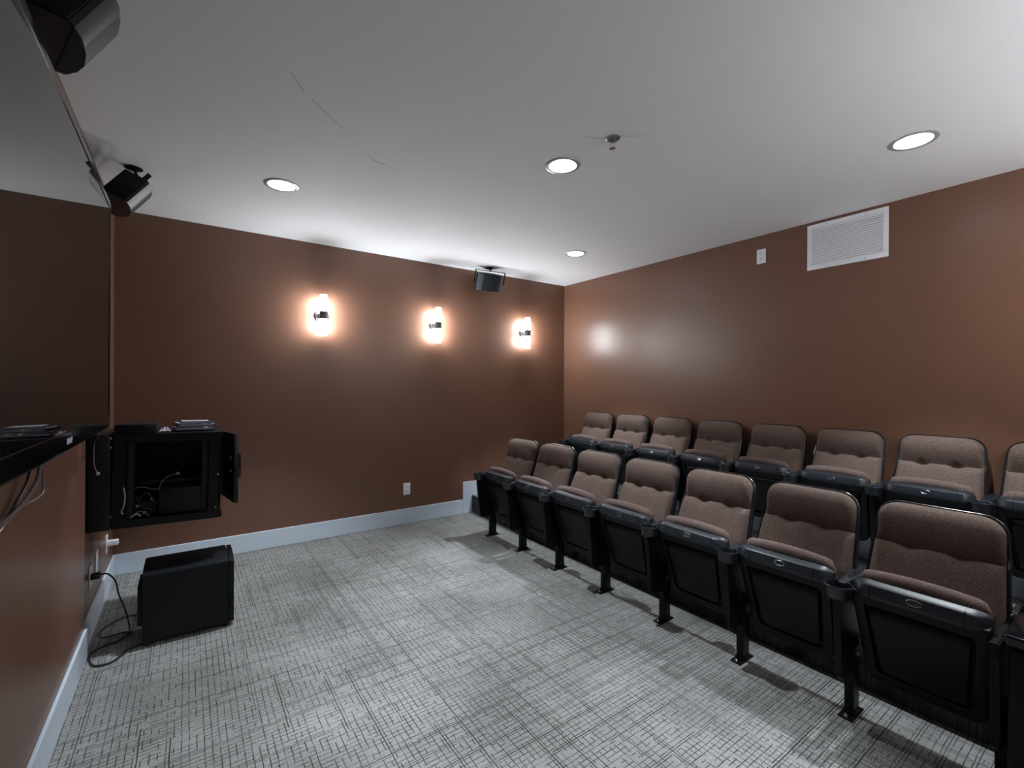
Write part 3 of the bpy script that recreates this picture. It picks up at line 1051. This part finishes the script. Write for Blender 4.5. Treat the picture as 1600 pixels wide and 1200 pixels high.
def make_seat(label):
    t = thing('theatre_seat', label, 'seat', (0, 0, 0), 0, 'front row theatre seats')
    sh = obj('back_shell', back_shell_bm(), M_RIM, t, True, 50)
    obj('back_cushion', back_cushion_bm(), M_FABRIC, t, True, 80)
    pan = obj('seat_pan', pan_bm(), M_PLASTIC, t, True, 40)
    band = obj('front_trim', pan_band_bm(), M_ARM, pan, True, 30)
    bb, Q = badge_bm()
    bd = obj('badge', bb, M_BADGE, pan)
    bm = newbm()
    for (a, b, v0, v1) in ((-.0105, -.0070, -.0050, .0050), (-.0035, -.0010, -.0055, .0055), (.0035, .0095, .0015, .0055), (.0035, .0095, -.0055, -.0015), (-.0035, .0045, -.0010, .0010)):
        loft(bm, [[Q(-a, v0, o_), Q(-b, v0, o_), Q(-b, v1, o_), Q(-a, v1, o_)] for o_ in (.0010, .0030)])
    obj('badge_mark', bm, M_CHROME, pan, False)
    obj('seat_cushion', seat_cushion_bm(), M_FABRIC_RIB, t, True, 60)
    # hinge rods from the back frame down to the standards
    for s in (-1, 1):
        bm = newbm()
        p = BP + bdir * (0.28 * BL) + bnor * 0.006
        q = BP + bdir * (-0.02) + bnor * -0.02
        tube(bm, [(p.x, s * .2165, p.z), (q.x, s * .213, q.z)], .0035, 8, 1)
        obj('back_rod', bm, M_BRUSH, t)
        bm = newbm()
        p2 = BP + bdir * (0.26 * BL) + bnor * 0.012
        lathe(bm, [(.005, 0), (.005, .012), (.003, .014)], 10)
        for v in bm.verts:
            v.co = v.co + Vector((p2.x, s * .2150, p2.z))
        obj('rod_cap', bm, M_CHROME, t)
    bm = newbm(); box(bm, -.080, -.040, -.212, .212, .27, .31, .004)
    obj('cross_bar', bm, M_STEEL, t)
    return t


ordn = ['first', 'second', 'third', 'fourth', 'fifth', 'sixth', 'seventh', 'eighth']


def row_label(i, n, row):
    if row == 0:
        if i == 0:
            return 'brown tip-up theatre seat at the far end of the front row, by the sconce wall'
        if i == n - 1:
            return 'nearest brown theatre seat of the front row, beside the black end cabinet'
        return 'brown tip-up theatre seat, %s from the sconce wall in the front row' % ordn[i]
    if i == 0:
        return 'brown tip-up theatre seat at the far end of the raised back row'
    if i == n - 1:
        return 'brown theatre seat cut off by the picture edge in the raised back row'
    return 'brown tip-up theatre seat, %s from the sconce wall in the raised back row' % ordn[i]


C1 = [3.521 - PITCH / 2 - PITCH * i for i in range(7)]
C2 = [3.62 - 0.474 * i for i in range(8)]
# master without arms; arms are added per seat from one template set
base = make_seat(row_label(0, 7, 0))
std = []
before = set(D.objects)
make_standard(base, -PITCH / 2)
std = [o for o in D.objects if o not in before and o.parent == base]


def copy_parts(parts, root, dy):
    for o in parts:
        c = o.copy(); COL.objects.link(c); c.parent = root
        c.location = (o.location.x, o.location.y + dy, o.location.z)
        for g in list(o.children):
            d = g.copy(); COL.objects.link(d); d.parent = c


BX = 2.400
seats = []
for i in range(1, 7):
    s = dup(base, (BX, C1[i], 0), 0, row_label(i, 7, 0))
    seats.append(s)
for i in range(8):
    s = dup(base, (BX + ROW_DX, C2[i], PLAT), 0, row_label(i, 8, 1))
    s['group'] = 'back row theatre seats'
    if i == 0:
        copy_parts(std, s, PITCH)
base.location = (BX, C1[0], 0)
copy_parts(std, base, PITCH)
# the last front seat ends at the cabinet: no armrest or cup there
last = seats[-1]
for o in list(last.children):
    if o.name.split('.')[0] in ('armrest', 'cup_holder', 'side_panel', 'leg', 'base_foot', 'pivot') and o.location.y < -0.1:
        if o.name.split('.')[0] in ('armrest', 'cup_holder'):
            for g in list(o.children):
                D.objects.remove(g)
            D.objects.remove(o)
        else:
            o.location.y += 0.024
